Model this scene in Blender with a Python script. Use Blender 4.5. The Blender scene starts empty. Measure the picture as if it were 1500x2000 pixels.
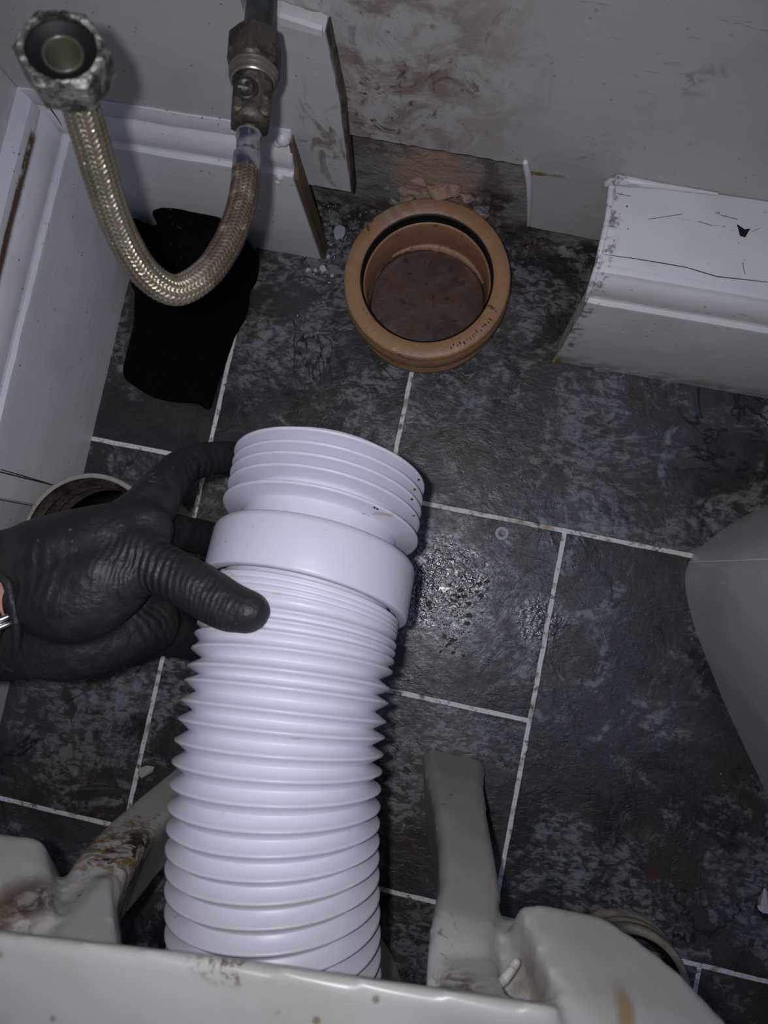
import bpy, bmesh, math, random
import numpy as np
from mathutils import Vector, Matrix, noise
random.seed(7)
SC = bpy.context.scene
COL = SC.collection

# ------------------------------------------------------------------ camera
F, CX, CY, H = 1450.0, 750.0, 1000.0, 0.68          # focal length in px of the 1500x2000 frame; eye height (m)
_a, _b, _c = 0.0889, 0.0643, 0.1951
_Rz = np.array([[math.cos(_c), -math.sin(_c), 0], [math.sin(_c), math.cos(_c), 0], [0, 0, 1]])
_Rx = np.array([[1, 0, 0], [0, math.cos(_a), -math.sin(_a)], [0, math.sin(_a), math.cos(_a)]])
_Ry = np.array([[math.cos(_b), 0, math.sin(_b)], [0, 1, 0], [-math.sin(_b), 0, math.cos(_b)]])
ROT = _Rz @ _Rx @ _Ry
EYE = np.array([0, 0, H]); ROT_Z = Vector(ROT[:, 2])
cam = bpy.data.cameras.new('camera'); camo = bpy.data.objects.new('camera', cam); COL.objects.link(camo)
M = Matrix([list(ROT[i]) + [EYE[i]] for i in range(3)] + [[0, 0, 0, 1]])
camo.matrix_world = M
cam.sensor_fit = 'VERTICAL'; cam.sensor_height = 36.0; cam.lens = 36.0 * F / 2000.0
cam.clip_start = 0.01
cam.dof.use_dof = True; cam.dof.focus_distance = 0.52; cam.dof.aperture_fstop = 13.0
SC.camera = camo

# ------------------------------------------------------------------ world, lights, exposure
w = bpy.data.worlds.new('world'); SC.world = w; w.use_nodes = True
w.node_tree.nodes['Background'].inputs[0].default_value = (0.58, 0.65, 0.88, 1)
w.node_tree.nodes['Background'].inputs[1].default_value = 0.05
fl = bpy.data.lights.new('phone_torch', 'SPOT'); flo = bpy.data.objects.new('phone_torch', fl); COL.objects.link(flo)
flo.matrix_world = M
flo.location = Vector(EYE) + Vector(ROT[:, 0]) * -0.016 + Vector(ROT[:, 1]) * 0.006 + Vector(ROT[:, 2]) * 0.006
fl.energy = 5.5; fl.color = (0.95, 0.94, 1.0); fl.spot_size = math.radians(114); fl.spot_blend = 1.0
fl.shadow_soft_size = 0.004
al = bpy.data.lights.new('ceiling_lamp', 'AREA'); alo = bpy.data.objects.new('ceiling_lamp', al); COL.objects.link(alo)
alo.location = (0.38, -0.05, 2.3); al.shape = 'DISK'; al.size = 0.28; al.energy = 3.2; al.color = (0.45, 0.6, 1.0)
SC.view_settings.view_transform = 'Standard'; SC.view_settings.look = 'None'
SC.view_settings.gamma = 1; SC.view_settings.use_curve_mapping = False
SC.view_settings.exposure = 0.0

# ------------------------------------------------------------------ measuring: sight lines met with real planes
def ray(x, y): return ROT @ np.array([(x - CX) / F, -(y - CY) / F, -1.0])
def P(x, y, z=0.0):
    d = ray(x, y); return Vector(EYE + d * (z - H) / d[2])
def PY(x, y, Y):
    d = ray(x, y); return Vector(EYE + d * Y / d[1])
def PX(x, y, X):
    d = ray(x, y); return Vector(EYE + d * X / d[0])
def PD(x, y, D): return Vector(EYE + ray(x, y) * D)

# ------------------------------------------------------------------ materials
class Mat:
    def __init__(s, name, color, rough=0.5, metal=0.0, spec=0.5, coat=0.0):
        s.m = bpy.data.materials.new(name); s.m.use_nodes = True
        s.nt = s.m.node_tree; s.n = s.nt.nodes; s.b = s.n['Principled BSDF']
        s.b.inputs['Roughness'].default_value = rough; s.b.inputs['Metallic'].default_value = metal
        s.b.inputs['Specular IOR Level'].default_value = spec; s.b.inputs['Coat Weight'].default_value = coat
        s.b.inputs['Base Color'].default_value = (*color, 1)
        rgb = s.n.new('ShaderNodeRGB'); rgb.outputs[0].default_value = (*color, 1); s.col = rgb.outputs[0]
        g = s.n.new('ShaderNodeNewGeometry'); s.pos = g.outputs['Position']; s.vec = s.pos
        s.rgh = None; s.hgt = None
    def link(s, a, b): s.nt.links.new(a, b)
    def math(s, op, a, b=None, clamp=False):
        n = s.n.new('ShaderNodeMath'); n.operation = op; n.use_clamp = clamp
        for i, v in enumerate((a, b)):
            if v is None: continue
            if isinstance(v, (int, float)): n.inputs[i].default_value = v
            else: s.link(v, n.inputs[i])
        return n.outputs[0]
    def vscale(s, sx, sy, sz, off=(0, 0, 0)):
        n = s.n.new('ShaderNodeMapping'); n.inputs['Scale'].default_value = (sx, sy, sz); n.inputs['Location'].default_value = off
        s.link(s.vec, n.inputs['Vector']); return n.outputs[0]
    def noise(s, scale, lo, hi, detail=4, rough=0.6, dist=0.0, vec=None, off=(0, 0, 0), stretch=(1, 1, 1)):
        v = vec or s.vscale(*stretch, off=off)
        n = s.n.new('ShaderNodeTexNoise'); n.inputs['Scale'].default_value = scale; n.inputs['Detail'].default_value = detail
        n.inputs['Roughness'].default_value = rough; n.inputs['Distortion'].default_value = dist
        s.link(v, n.inputs['Vector']); return s.remap(n.outputs['Fac'], lo, hi)
    def remap(s, v, lo, hi):
        n = s.n.new('ShaderNodeMapRange'); n.interpolation_type = 'SMOOTHSTEP'
        n.inputs['From Min'].default_value = min(lo, hi); n.inputs['From Max'].default_value = max(lo, hi)
        if lo > hi: n.inputs['To Min'].default_value = 1; n.inputs['To Max'].default_value = 0
        s.link(v, n.inputs['Value']); return n.outputs['Result']
    def vor(s, scale, lo, hi, stretch=(1, 1, 1), off=(0, 0, 0), feat='F1'):
        n = s.n.new('ShaderNodeTexVoronoi'); n.inputs['Scale'].default_value = scale; n.feature = feat
        s.link(s.vscale(*stretch, off=off), n.inputs['Vector']); return s.remap(n.outputs['Distance'], lo, hi)
    def blob(s, c, r, soft=0.3):
        """1 inside the ellipsoid c, r falling to 0 outside"""
        a = s.n.new('ShaderNodeVectorMath'); a.operation = 'SUBTRACT'; s.link(s.vec, a.inputs[0]); a.inputs[1].default_value = c
        b = s.n.new('ShaderNodeVectorMath'); b.operation = 'DIVIDE'; s.link(a.outputs[0], b.inputs[0])
        b.inputs[1].default_value = r if isinstance(r, tuple) else (r, r, r)
        l = s.n.new('ShaderNodeVectorMath'); l.operation = 'LENGTH'; s.link(b.outputs[0], l.inputs[0])
        return s.remap(l.outputs['Value'], 1.0, soft)
    def axis(s, i):
        n = s.n.new('ShaderNodeSeparateXYZ'); s.link(s.vec, n.inputs[0]); return n.outputs[i]
    def band(s, i, lo, hi, soft):
        a = s.axis(i); return s.math('MULTIPLY', s.remap(a, lo - soft, lo + soft), s.remap(a, hi + soft, hi - soft))
    def layer(s, color, mask, f=1.0):
        n = s.n.new('ShaderNodeMix'); n.data_type = 'RGBA'
        m = s.math('MULTIPLY', mask, f) if f != 1.0 else mask
        s.link(m, n.inputs['Factor']); s.link(s.col, n.inputs['A']); n.inputs['B'].default_value = (*color, 1)
        s.col = n.outputs['Result']; return s
    def local(s, rand=False):
        """object coordinates, shifted per object when rand"""
        t = s.n.new('ShaderNodeTexCoord'); v = t.outputs['Object']
        if rand:
            o = s.n.new('ShaderNodeObjectInfo'); a = s.n.new('ShaderNodeVectorMath'); a.operation = 'MULTIPLY_ADD'
            c = s.n.new('ShaderNodeCombineXYZ')
            for i in range(3): s.link(o.outputs['Random'], c.inputs[i])
            s.link(c.outputs[0], a.inputs[0]); a.inputs[1].default_value = (31, 17, 5); s.link(v, a.inputs[2]); v = a.outputs[0]
        s.vec = v; return s
    def roughness(s, mask, lo, hi):
        n = s.n.new('ShaderNodeMapRange'); s.link(mask, n.inputs['Value']); n.inputs['To Min'].default_value = lo; n.inputs['To Max'].default_value = hi
        s.link(n.outputs['Result'], s.b.inputs['Roughness']); return s
    def bump(s, h, dist, strength=1.0):
        n = s.n.new('ShaderNodeBump'); n.inputs['Distance'].default_value = dist; n.inputs['Strength'].default_value = strength
        s.link(h, n.inputs['Height'])
        if s.hgt is not None: s.link(s.hgt, n.inputs['Normal'])
        s.hgt = n.outputs[0]; return s
    def done(s):
        s.link(s.col, s.b.inputs['Base Color'])
        if s.hgt is not None: s.link(s.hgt, s.b.inputs['Normal'])
        return s.m

def mul(m, *a):
    r = a[0]
    for x in a[1:]: r = m.math('MULTIPLY', r, x)
    return r

# floor: printed slate vinyl
t = Mat('slate_tile', (0.022, 0.021, 0.022), 0.42, spec=0.5).local(True)
t.layer((0.052, 0.051, 0.057), t.noise(7, 0.42, 0.60, 7, 0.62, 0.6), 0.9)
t.layer((0.042, 0.031, 0.021), t.noise(9, 0.46, 0.62, 5, 0.6, 0.5, off=(3, 1, 2)), 0.85)
big = t.noise(9, 0.49, 0.57, 9, 0.72, 0.7, off=(7, 2, 0))
fine = t.noise(170, 0.42, 0.60, 4, 0.7, 0.6, stretch=(0.55, 1, 1))
t.layer((0.22, 0.222, 0.23), mul(t, big, t.math('ADD', t.math('MULTIPLY', fine, 0.9), 0.06)), 0.8)
t.layer((0.22, 0.235, 0.28), mul(t, t.noise(12, 0.57, 0.64, 7, 0.68, 0.9, off=(1, 5, 0)), t.noise(120, 0.38, 0.58, 3)), 0.7)
t.layer((0.010, 0.010, 0.010), t.noise(11, 0.54, 0.64, 9, 0.74, 0.7, off=(4, 9, 0)), 0.9)
rg = t.math('ABSOLUTE', t.math('SUBTRACT', t.noise(8, 0.0, 1.0, 5, 0.6, 1.0, off=(9, 9, 2)), 0.5))
t.layer((0.008, 0.008, 0.008), mul(t, t.remap(rg, 0.026, 0.004), t.noise(6, 0.48, 0.58, 2, off=(2, 8, 0))), 0.95)
t.layer((0.055, 0.020, 0.012), t.noise(36, 0.71, 0.75, 2, 0.5, off=(2, 2, 0)), 0.9)
t.layer((0.30, 0.30, 0.30), t.vor(240, 0.09, 0.05), 0.35)
sv = t.vec; t.vec = t.pos                                # wet patches left on the floor
wet = t.math('MAXIMUM', t.blob(P(870, 1150, 0), (0.055, 0.065, 0.1), 0.3), t.math('MULTIPLY', t.blob(P(1055, 1215, 0), (0.03, 0.035, 0.1), 0.2), 0.9))
t.vec = sv
rr = t.math('SUBTRACT', t.math('ADD', t.math('MULTIPLY', t.noise(60, 0.3, 0.7, 5), 0.20), 0.30), t.math('MULTIPLY', wet, 0.20))
t.link(rr, t.b.inputs['Roughness']); t.link(t.math('ADD', t.math('MULTIPLY', wet, 0.5), 0.5), t.b.inputs['Specular IOR Level'])
t.bump(t.math('MULTIPLY', t.noise(210, 0.3, 0.75, 3, 0.5), wet), 0.0006)
t.bump(t.noise(22, 0.3, 0.75, 5, 0.6, 0.8), 0.0005).bump(fine, 0.00012)
SLATE = t.done()
t = Mat('grout', (0.80, 0.80, 0.79), 0.6)
t.layer((0.10, 0.09, 0.08), t.noise(110, 0.5, 0.66, 5, 0.7), 0.9)
t.layer((0.02, 0.02, 0.02), t.noise(60, 0.62, 0.70, 4, 0.7, off=(5, 0, 0)), 0.9)
t.layer((0.24, 0.17, 0.08), t.noise(23, 0.56, 0.66, 3, off=(1, 3, 0)), 0.7)
GROUT = t.bump(t.noise(300, 0.3, 0.7, 4), 0.0006).done()

def paint(name, c, rough=0.45, specks=0.9):
    t = Mat(name, c, rough)
    t.layer(tuple(x * 0.82 for x in c), t.noise(14, 0.40, 0.72, 5), 0.5)
    t.layer((0.10, 0.085, 0.07), mul(t, t.vor(120, 0.14, 0.05), t.noise(30, 0.5, 0.6, 3)), specks)
    t.layer((0.16, 0.14, 0.12), mul(t, t.noise(95, 0.66, 0.70, 3, 0.6, 1.5, stretch=(0.35, 1, 1.8)), t.noise(9, 0.5, 0.6, 2, off=(3, 3, 3))), 0.55)
    t.bump(t.noise(45, 0.2, 0.8, 5, stretch=(0.3, 0.3, 1)), 0.00025)
    return t
# skirting: thick old gloss
t = paint('skirting_gloss', (0.71, 0.71, 0.73), 0.4)
SKIRT = t.done()
t = paint('skirting_gloss_worn', (0.69, 0.69, 0.72), 0.4)
t.layer((0.12, 0.075, 0.05), mul(t, t.band(2, 0.1685, 0.1765, 0.0012), t.noise(38, 0.40, 0.50, 3, off=(2, 2, 2)), t.band(1, 0.02, 0.265, 0.006)))
SKIRT_WORN = t.done()
t = paint('boxing_gloss', (0.71, 0.71, 0.715), 0.4)
e = P(1180, 420, 0.172); t.layer((0.09, 0.085, 0.07), mul(t, t.band(0, e.x - 0.03, e.x + 0.012, 0.003), t.noise(120, 0.48, 0.64, 5, 0.7)), 0.8)
t.layer((0.28, 0.26, 0.22), mul(t, t.band(2, -0.02, 0.02, 0.014), t.noise(50, 0.4, 0.6, 5)), 0.7)
BOXP = t.done()
# left wall and panel paint
t = paint('wall_paint', (0.58, 0.57, 0.58), 0.55, 0.7)
c = PY(650, 290, 0.291); t.layer((0.19, 0.12, 0.075), mul(t, t.blob(c, (0.035, 0.05, 0.10), 0.2), t.noise(70, 0.5, 0.62, 6, 0.65, 1.0, stretch=(1, 1, 0.4))), 0.75)
WALLP = t.done()
t = paint('wall_board_paint', (0.52, 0.505, 0.50), 0.55, 0.6)
c = PY(760, 120, 0.301)
t.layer((0.18, 0.10, 0.055), mul(t, t.blob(c, (0.125, 0.2, 0.22), 0.1), t.noise(30, 0.40, 0.62, 8, 0.72, 0.7)), 0.72)
t.layer((0.065, 0.033, 0.018), mul(t, t.blob(c, (0.12, 0.2, 0.18), 0.2), t.noise(42, 0.54, 0.66, 8, 0.75, 1.2, off=(4, 1, 3), stretch=(1, 1, 0.6))), 0.85)
c = PY(750, 215, 0.301); t.layer((0.07, 0.04, 0.025), mul(t, t.blob(c, (0.045, 0.2, 0.05), 0.3), t.noise(60, 0.58, 0.64, 5, 0.6, 2.6, off=(9, 1, 3), stretch=(0.6, 1, 0.9))), 0.9)
t.layer((0.14, 0.11, 0.09), mul(t, t.noise(9, 0.52, 0.66, 4, off=(2, 7, 1)), t.noise(55, 0.55, 0.64, 5, 0.7, 1.0, off=(4, 4, 4))), 0.45)
BOARDP = t.done()
t = Mat('bare_masonry', (0.42, 0.39, 0.37), 0.9)
t.layer((0.20, 0.175, 0.16), t.noise(22, 0.45, 0.62, 6, 0.7, 0.8), 0.9)
t.layer((0.58, 0.55, 0.52), t.noise(34, 0.55, 0.68, 6, 0.7, off=(2, 2, 2)), 0.7)
c = PY(850, 350, 0.334); t.layer((0.62, 0.43, 0.33), mul(t, t.blob(c, (0.045, 0.1, 0.055), 0.6), t.noise(40, 0.26, 0.50, 6)), 0.95)
c = PY(960, 400, 0.334); t.layer((0.05, 0.030, 0.030), mul(t, t.blob(c, (0.03, 0.1, 0.035), 0.5), t.noise(50, 0.40, 0.55, 5, off=(1, 0, 0))), 0.9)
t.layer((0.07, 0.032, 0.022), mul(t, t.band(2, -0.02, 0.022, 0.01), t.noise(30, 0.4, 0.6, 5, off=(5, 0, 0))), 0.8)
MASON = t.bump(t.noise(70, 0.2, 0.8, 7, 0.7), 0.004).done()
t = Mat('raw_wood_edge', (0.15, 0.105, 0.07), 0.8); t.layer((0.09, 0.05, 0.025), t.noise(30, 0.4, 0.65, 5, stretch=(1, 1, 0.2)))
WOOD = t.done()
t = Mat('pale_splinter', (0.42, 0.33, 0.20), 0.8); t.layer((0.2, 0.13, 0.06), t.noise(140, 0.4, 0.65, 4, stretch=(1, 1, 0.2))); SPLINT = t.done()
t = Mat('dirty_board_edge', (0.15, 0.12, 0.10), 0.85); t.layer((0.05, 0.035, 0.025), t.noise(60, 0.4, 0.6, 5)); EDGE = t.done()

# plastics
t = Mat('white_plastic', (0.58, 0.585, 0.66), 0.40)
t.layer((0.35, 0.25, 0.12), mul(t, t.noise(120, 0.66, 0.70, 3, 0.6, stretch=(0.3, 1, 1)), t.noise(14, 0.5, 0.58, 2, off=(2, 0, 0))), 0.5)
t.layer((0.25, 0.22, 0.2), mul(t, t.vor(170, 0.06, 0.03), t.noise(30, 0.5, 0.55, 2)), 0.6)
WHITE = t.done()
t = Mat('terracotta_plastic', (0.37, 0.20, 0.105), 0.45)
t.layer((0.29, 0.155, 0.083), t.noise(40, 0.45, 0.66, 5), 0.6)
t.layer((0.05, 0.035, 0.025), t.noise(110, 0.62, 0.70, 4, 0.6, 0.8), 0.8)
c = P(790, 415, 0.06); t.layer((0.36, 0.26, 0.20), mul(t, t.blob(c, (0.05, 0.022, 0.02), 0.3), t.noise(120, 0.40, 0.6, 5, off=(1, 1, 0))), 0.9)
TERRA = t.bump(t.noise(90, 0.3, 0.7, 4), 0.0003).done()
t = Mat('dirty_terracotta', (0.088, 0.046, 0.026), 0.55)
t.layer((0.045, 0.024, 0.018), t.noise(18, 0.42, 0.64, 7, 0.6, 0.5), 0.8)
t.layer((0.105, 0.060, 0.034), t.noise(14, 0.54, 0.66, 6, 0.65, 1.2, off=(3, 3, 0)), 0.6)
t.layer((0.012, 0.01, 0.008), t.noise(95, 0.62, 0.68, 4, 0.6, off=(8, 0, 0)), 0.9)
t.layer((0.14, 0.13, 0.14), mul(t, t.noise(10, 0.52, 0.66, 3, off=(5, 5, 0)), t.noise(80, 0.4, 0.6, 5)), 0.25)
SILT = t.bump(t.noise(60, 0.3, 0.7, 5), 0.0004).done()
RUBBER = Mat('black_rubber', (0.005, 0.005, 0.006), 0.6, spec=0.3).done()
t = Mat('cream_plastic', (0.36, 0.32, 0.25), 0.5); t.layer((0.22, 0.17, 0.11), t.noise(60, 0.45, 0.64, 5), 0.7); CREAM = t.bump(t.noise(120, 0.3, 0.7, 4), 0.0004).done()
t = Mat('pipe_grime', (0.06, 0.045, 0.035), 0.6); t.layer((0.02, 0.016, 0.012), t.noise(50, 0.4, 0.62, 5)); GRIME = t.bump(t.noise(90, 0.3, 0.7, 5), 0.001).done()
t = Mat('grey_pedestal_glaze', (0.56, 0.545, 0.55), 0.3)
t.layer((0.40, 0.39, 0.40), t.noise(11, 0.4, 0.7, 4), 0.6); t.layer((0.68, 0.68, 0.70), mul(t, t.noise(90, 0.66, 0.70, 4, 0.6, off=(2, 0, 0), stretch=(1, 1, 1)), t.noise(16, 0.55, 0.62, 2)), 0.9)
PEDM = t.done()
SEAM = Mat('pale_seam', (0.85, 0.84, 0.85), 0.4).done()

# ceramic with the grime of the pan's back
t = Mat('pan_ceramic', (0.43, 0.42, 0.40), 0.34)
t.layer((0.34, 0.32, 0.285), t.noise(14, 0.42, 0.68, 5), 0.7)
def grime(px, py, z, r, lo, hi, col=(0.13, 0.07, 0.02), f=0.9, sc=65, off=(0, 0, 0)):
    t.layer(col, mul(t, t.blob(P(px, py, z), r, 0.25), t.noise(sc, lo, hi, 7, 0.72, 1.2, off=off)), f)
grime(235, 1660, 0.29, (0.034, 0.06, 0.06), 0.46, 0.56, (0.20, 0.11, 0.03), 0.95, 90)
grime(245, 1670, 0.29, (0.026, 0.06, 0.05), 0.49, 0.57, (0.03, 0.017, 0.01), 0.95, 70, (3, 3, 3))
grime(290, 1590, 0.25, (0.022, 0.05, 0.035), 0.54, 0.62, (0.14, 0.075, 0.03), 0.9, 90, (1, 2, 3))
grime(45, 1768, 0.366, (0.020, 0.016, 0.03), 0.38, 0.52, (0.05, 0.026, 0.012), 0.95, 60, (4, 4, 4))
grime(5, 1775, 0.366, (0.022, 0.012, 0.03), 0.30, 0.60, (0.16, 0.11, 0.075), 0.8, 40, (2, 4, 4))
grime(150, 1740, 0.345, (0.012, 0.03, 0.02), 0.60, 0.66, (0.05, 0.13, 0.06), 0.8, 110, (5, 1, 1))
grime(880, 1915, 0.37, (0.020, 0.03, 0.03), 0.44, 0.58, (0.11, 0.055, 0.025), 0.95, 80, (6, 1, 1))
grime(870, 1830, 0.335, (0.016, 0.03, 0.04), 0.54, 0.64, (0.13, 0.075, 0.04), 0.9, 110, (7, 1, 1))
grime(900, 1660, 0.23, (0.02, 0.03, 0.05), 0.62, 0.68, (0.11, 0.075, 0.05), 0.7, 120, (8, 1, 1))
grime(1040, 1920, 0.35, (0.014, 0.03, 0.02), 0.30, 0.6, (0.19, 0.145, 0.09), 0.8, 60, (9, 1, 1))
grime(1220, 1975, 0.385, (0.006, 0.01, 0.02), 0.35, 0.5, (0.30, 0.20, 0.09), 0.9, 80)
grime(450, 1880, 0.40, (0.02, 0.008, 0.02), 0.50, 0.58, (0.10, 0.06, 0.035), 0.9, 130)
t.layer((0.18, 0.12, 0.06), mul(t, t.vor(75, 0.16, 0.07), t.noise(22, 0.54, 0.62, 2)), 0.8)
CERAM = t.done()

# metals
t = Mat('steel_braid', (0.46, 0.41, 0.31), 0.30, 0.85)
ra = t.n.new('ShaderNodeAttribute'); ra.attribute_name = 'rust'
t.layer((0.30, 0.25, 0.16), t.noise(60, 0.45, 0.65, 4), 0.6)
rm = t.math('MULTIPLY', ra.outputs['Fac'], t.math('ADD', t.noise(110, 0.30, 0.60, 6, 0.7), 0.35), True)
t.layer((0.062, 0.038, 0.025), rm, 0.95)
t.layer((0.30, 0.24, 0.18), mul(t, ra.outputs['Fac'], t.noise(170, 0.62, 0.70, 4, off=(2, 2, 2))), 0.8)
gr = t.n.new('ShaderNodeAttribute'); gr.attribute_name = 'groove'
t.layer((0.02, 0.016, 0.012), gr.outputs['Fac'], 0.85)  # dark between the wires put into the colour by groove depth
t.link(t.math('SUBTRACT', 0.85, t.math('MULTIPLY', rm, 0.7)), t.b.inputs['Metallic'])
t.roughness(rm, 0.28, 0.6)
BRAID = t.bump(t.noise(180, 0.3, 0.7, 5), 0.0002).done()
t = Mat('tarnished_brass', (0.11, 0.092, 0.068), 0.5, 0.55)
t.layer((0.022, 0.019, 0.016), t.noise(75, 0.40, 0.60, 6, 0.7), 0.85); t.layer((0.30, 0.28, 0.22), t.noise(230, 0.62, 0.70, 4, off=(3, 1, 1)), 0.55)
BRASS = t.bump(t.noise(150, 0.3, 0.7, 6), 0.0004).done()
t = Mat('pitted_chrome_nut', (0.42, 0.41, 0.37), 0.32, 0.8); t.layer((0.06, 0.055, 0.042), t.noise(130, 0.46, 0.58, 6, 0.7), 0.85)
NUTM = t.bump(t.noise(170, 0.3, 0.7, 6), 0.0009).done()
CHROME = Mat('chrome', (0.72, 0.72, 0.78), 0.16, 1.0).done()
WORNB = Mat('worn_brass', (0.34, 0.31, 0.24), 0.35, 0.8).done()
DARKMET = Mat('dark_screw', (0.05, 0.045, 0.038), 0.45, 0.6).done()
t = Mat('dark_copper_pipe', (0.035, 0.035, 0.036), 0.45, 0.4); t.layer((0.05, 0.085, 0.12), t.noise(60, 0.5, 0.62, 5), 0.7); t.layer((0.13, 0.07, 0.045), t.noise(80, 0.56, 0.66, 5, off=(3, 0, 0)), 0.6); PIPEM = t.done()
INSERT = Mat('olive_nylon', (0.045, 0.052, 0.032), 0.35).done()
DARK = Mat('dark_void', (0.004, 0.004, 0.004), 0.9).done()

# glove, cloth, skin
t = Mat('black_nitrile', (0.0125, 0.0125, 0.0160), 0.56, spec=0.45)
t.layer((0.030, 0.028, 0.026), t.noise(40, 0.48, 0.66, 6, 0.7), 0.6)
t.layer((0.15, 0.14, 0.13), mul(t, t.noise(90, 0.66, 0.70, 3, 0.6, 1.0, off=(3, 3, 3)), t.noise(18, 0.52, 0.58, 2)), 0.7)
def wrinkle(a, b, half, freq, amp):
    """fine creases across the direction a-b"""
    d = (b - a); L = d.length; d = d / L; mid = (a + b) / 2
    dt = t.n.new('ShaderNodeVectorMath'); dt.operation = 'DOT_PRODUCT'; t.link(t.pos, dt.inputs[0]); dt.inputs[1].default_value = d
    ns = t.n.new('ShaderNodeTexNoise'); ns.inputs['Scale'].default_value = 45; ns.inputs['Detail'].default_value = 2; t.link(t.pos, ns.inputs['Vector'])
    ph = t.math('ADD', t.math('MULTIPLY', dt.outputs['Value'], freq), t.math('MULTIPLY', ns.outputs['Fac'], 14.0))
    t.bump(mul(t, t.math('ADD', t.math('MULTIPLY', t.math('SINE', ph), 0.5), 0.5), t.blob(mid, (half, half, half), 0.25)), amp)
wrinkle(PD(225, 1110, .37), PD(330, 1130, .36), 0.030, 1700, 0.0006)
wrinkle(PD(330, 1130, .36), PD(470, 1190, .35), 0.030, 2100, 0.00016)
wrinkle(PD(30, 1130, .37), PD(110, 1140, .37), 0.030, 900, 0.0008)
wrinkle(PD(310, 1180, .42), PD(250, 1270, .40), 0.022, 1200, 0.0006)
wrinkle(PD(320, 950, .42), PD(430, 890, .46), 0.028, 900, 0.0004)
GLOVE = t.bump(t.noise(60, 0.3, 0.7, 4), 0.0008).done()
t = Mat('skin', (0.52, 0.27, 0.21), 0.5); t.b.inputs['Subsurface Weight'].default_value = 0.1; t.b.inputs['Subsurface Radius'].default_value = (0.01, 0.004, 0.002)
SKIN = t.bump(t.noise(300, 0.3, 0.7, 3), 0.0003).done()
t = Mat('black_cloth', (0.0035, 0.0033, 0.0036), 1.0, spec=0.12)
t.layer((0.16, 0.16, 0.16), mul(t, t.vor(170, 0.17, 0.09), t.noise(40, 0.48, 0.56, 3), t.blob(P(360, 450, 0.045), (0.07, 0.07, 0.08), 0.3)), 0.8)
CLOTH = t.bump(t.noise(240, 0.3, 0.7, 4), 0.0016).bump(t.noise(30, 0.3, 0.7, 5), 0.008).done()
CHIP = Mat('plaster', (0.50, 0.48, 0.45), 0.8).done()
CHIPB = Mat('bluish_plaster', (0.33, 0.37, 0.42), 0.7).done()
GREYP = Mat('grey_plastic', (0.42, 0.43, 0.45), 0.5).done()
CAPM = Mat('white_cap_plastic', (0.55, 0.56, 0.60), 0.4).done()
FLECK = Mat('dark_dirt', (0.012, 0.010, 0.008), 0.6).done()
CLEAR = Mat('clear_plastic', (0.8, 0.85, 0.9), 0.12); CLEAR.b.inputs['Transmission Weight'].default_value = 0.85; CLEAR = CLEAR.done()

# ------------------------------------------------------------------ mesh helpers
ORG = {}
def mk(name, verts, faces, m, parent=None, smooth=False, org=None):
    """ONE mesh object from world coordinates"""
    o0 = ORG[parent] if parent is not None else (org if org is not None else Vector((0, 0, 0)))
    me = bpy.data.meshes.new(name); me.from_pydata([Vector(v) - o0 for v in verts], [], faces); me.materials.append(m)
    bm = bmesh.new(); bm.from_mesh(me); bmesh.ops.recalc_face_normals(bm, faces=bm.faces); bm.to_mesh(me); bm.free()
    if smooth:
        for p in me.polygons: p.use_smooth = True
    o = bpy.data.objects.new(name, me); COL.objects.link(o)
    if parent is not None: o.parent = parent
    else: o.location = o0
    ORG[o] = Vector(o0); return o
def thing(name, label, cat, loc, group=None):
    o = bpy.data.objects.new(name, None); COL.objects.link(o); o.location = loc; o.empty_display_size = 0.02
    ORG[o] = Vector(loc); tag(o, label, cat, group); return o
def tag(o, label, cat, group=None):
    o['label'] = label; o['category'] = cat
    if group: o['group'] = group
    return o
def struct(o): o['kind'] = 'structure'; return o
def autosmooth(o, ang=35):
    me = o.data; bm = bmesh.new(); bm.from_mesh(me)
    for f in bm.faces: f.smooth = True
    for e in bm.edges: e.smooth = not (len(e.link_faces) == 2 and e.calc_face_angle(0) > math.radians(ang))
    bm.to_mesh(me); bm.free(); return o
def bevel(o, wd, seg=2, ang=30):
    bm = bmesh.new(); bm.from_mesh(o.data)
    ed = [e for e in bm.edges if len(e.link_faces) == 2 and e.calc_face_angle(0) > math.radians(ang)]
    bmesh.ops.bevel(bm, geom=ed, offset=wd, segments=seg, affect='EDGES', profile=0.5); bm.to_mesh(o.data); bm.free()
    return autosmooth(o, 40)
def loft(rings, cap=True, closed=True):
    n = len(rings[0]); v = [p for r in rings for p in r]; f = []
    for i in range(len(rings) - 1):
        for j in range(n if closed else n - 1):
            k = (j + 1) % n; f.append((i * n + j, i * n + k, (i + 1) * n + k, (i + 1) * n + j))
    if cap: f.append(tuple(range(n - 1, -1, -1))); f.append(tuple((len(rings) - 1) * n + j for j in range(n)))
    return v, f
def lathe(c, prof, seg=64, ax=None, cap=False, wob=0.0):
    """prof: (radius, height along ax from c)"""
    ax = (ax or Vector((0, 0, 1))).normalized(); u = ax.orthogonal().normalized(); w = ax.cross(u)
    rings = []
    for r, h in prof:
        rings.append([Vector(c) + ax * h + (u * math.cos(2 * math.pi * j / seg) + w * math.sin(2 * math.pi * j / seg)) * r for j in range(seg)])
    return loft(rings, cap)
def frames(pts):
    out = []; up = Vector((0.13, 0.2, 1)).normalized(); u = None
    for i, p in enumerate(pts):
        tg = (pts[min(i + 1, len(pts) - 1)] - pts[max(i - 1, 0)]).normalized()
        u = (up - tg * up.dot(tg)).normalized() if u is None else (u - tg * u.dot(tg)).normalized()
        out.append((tg, u, tg.cross(u)))
    return out
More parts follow.
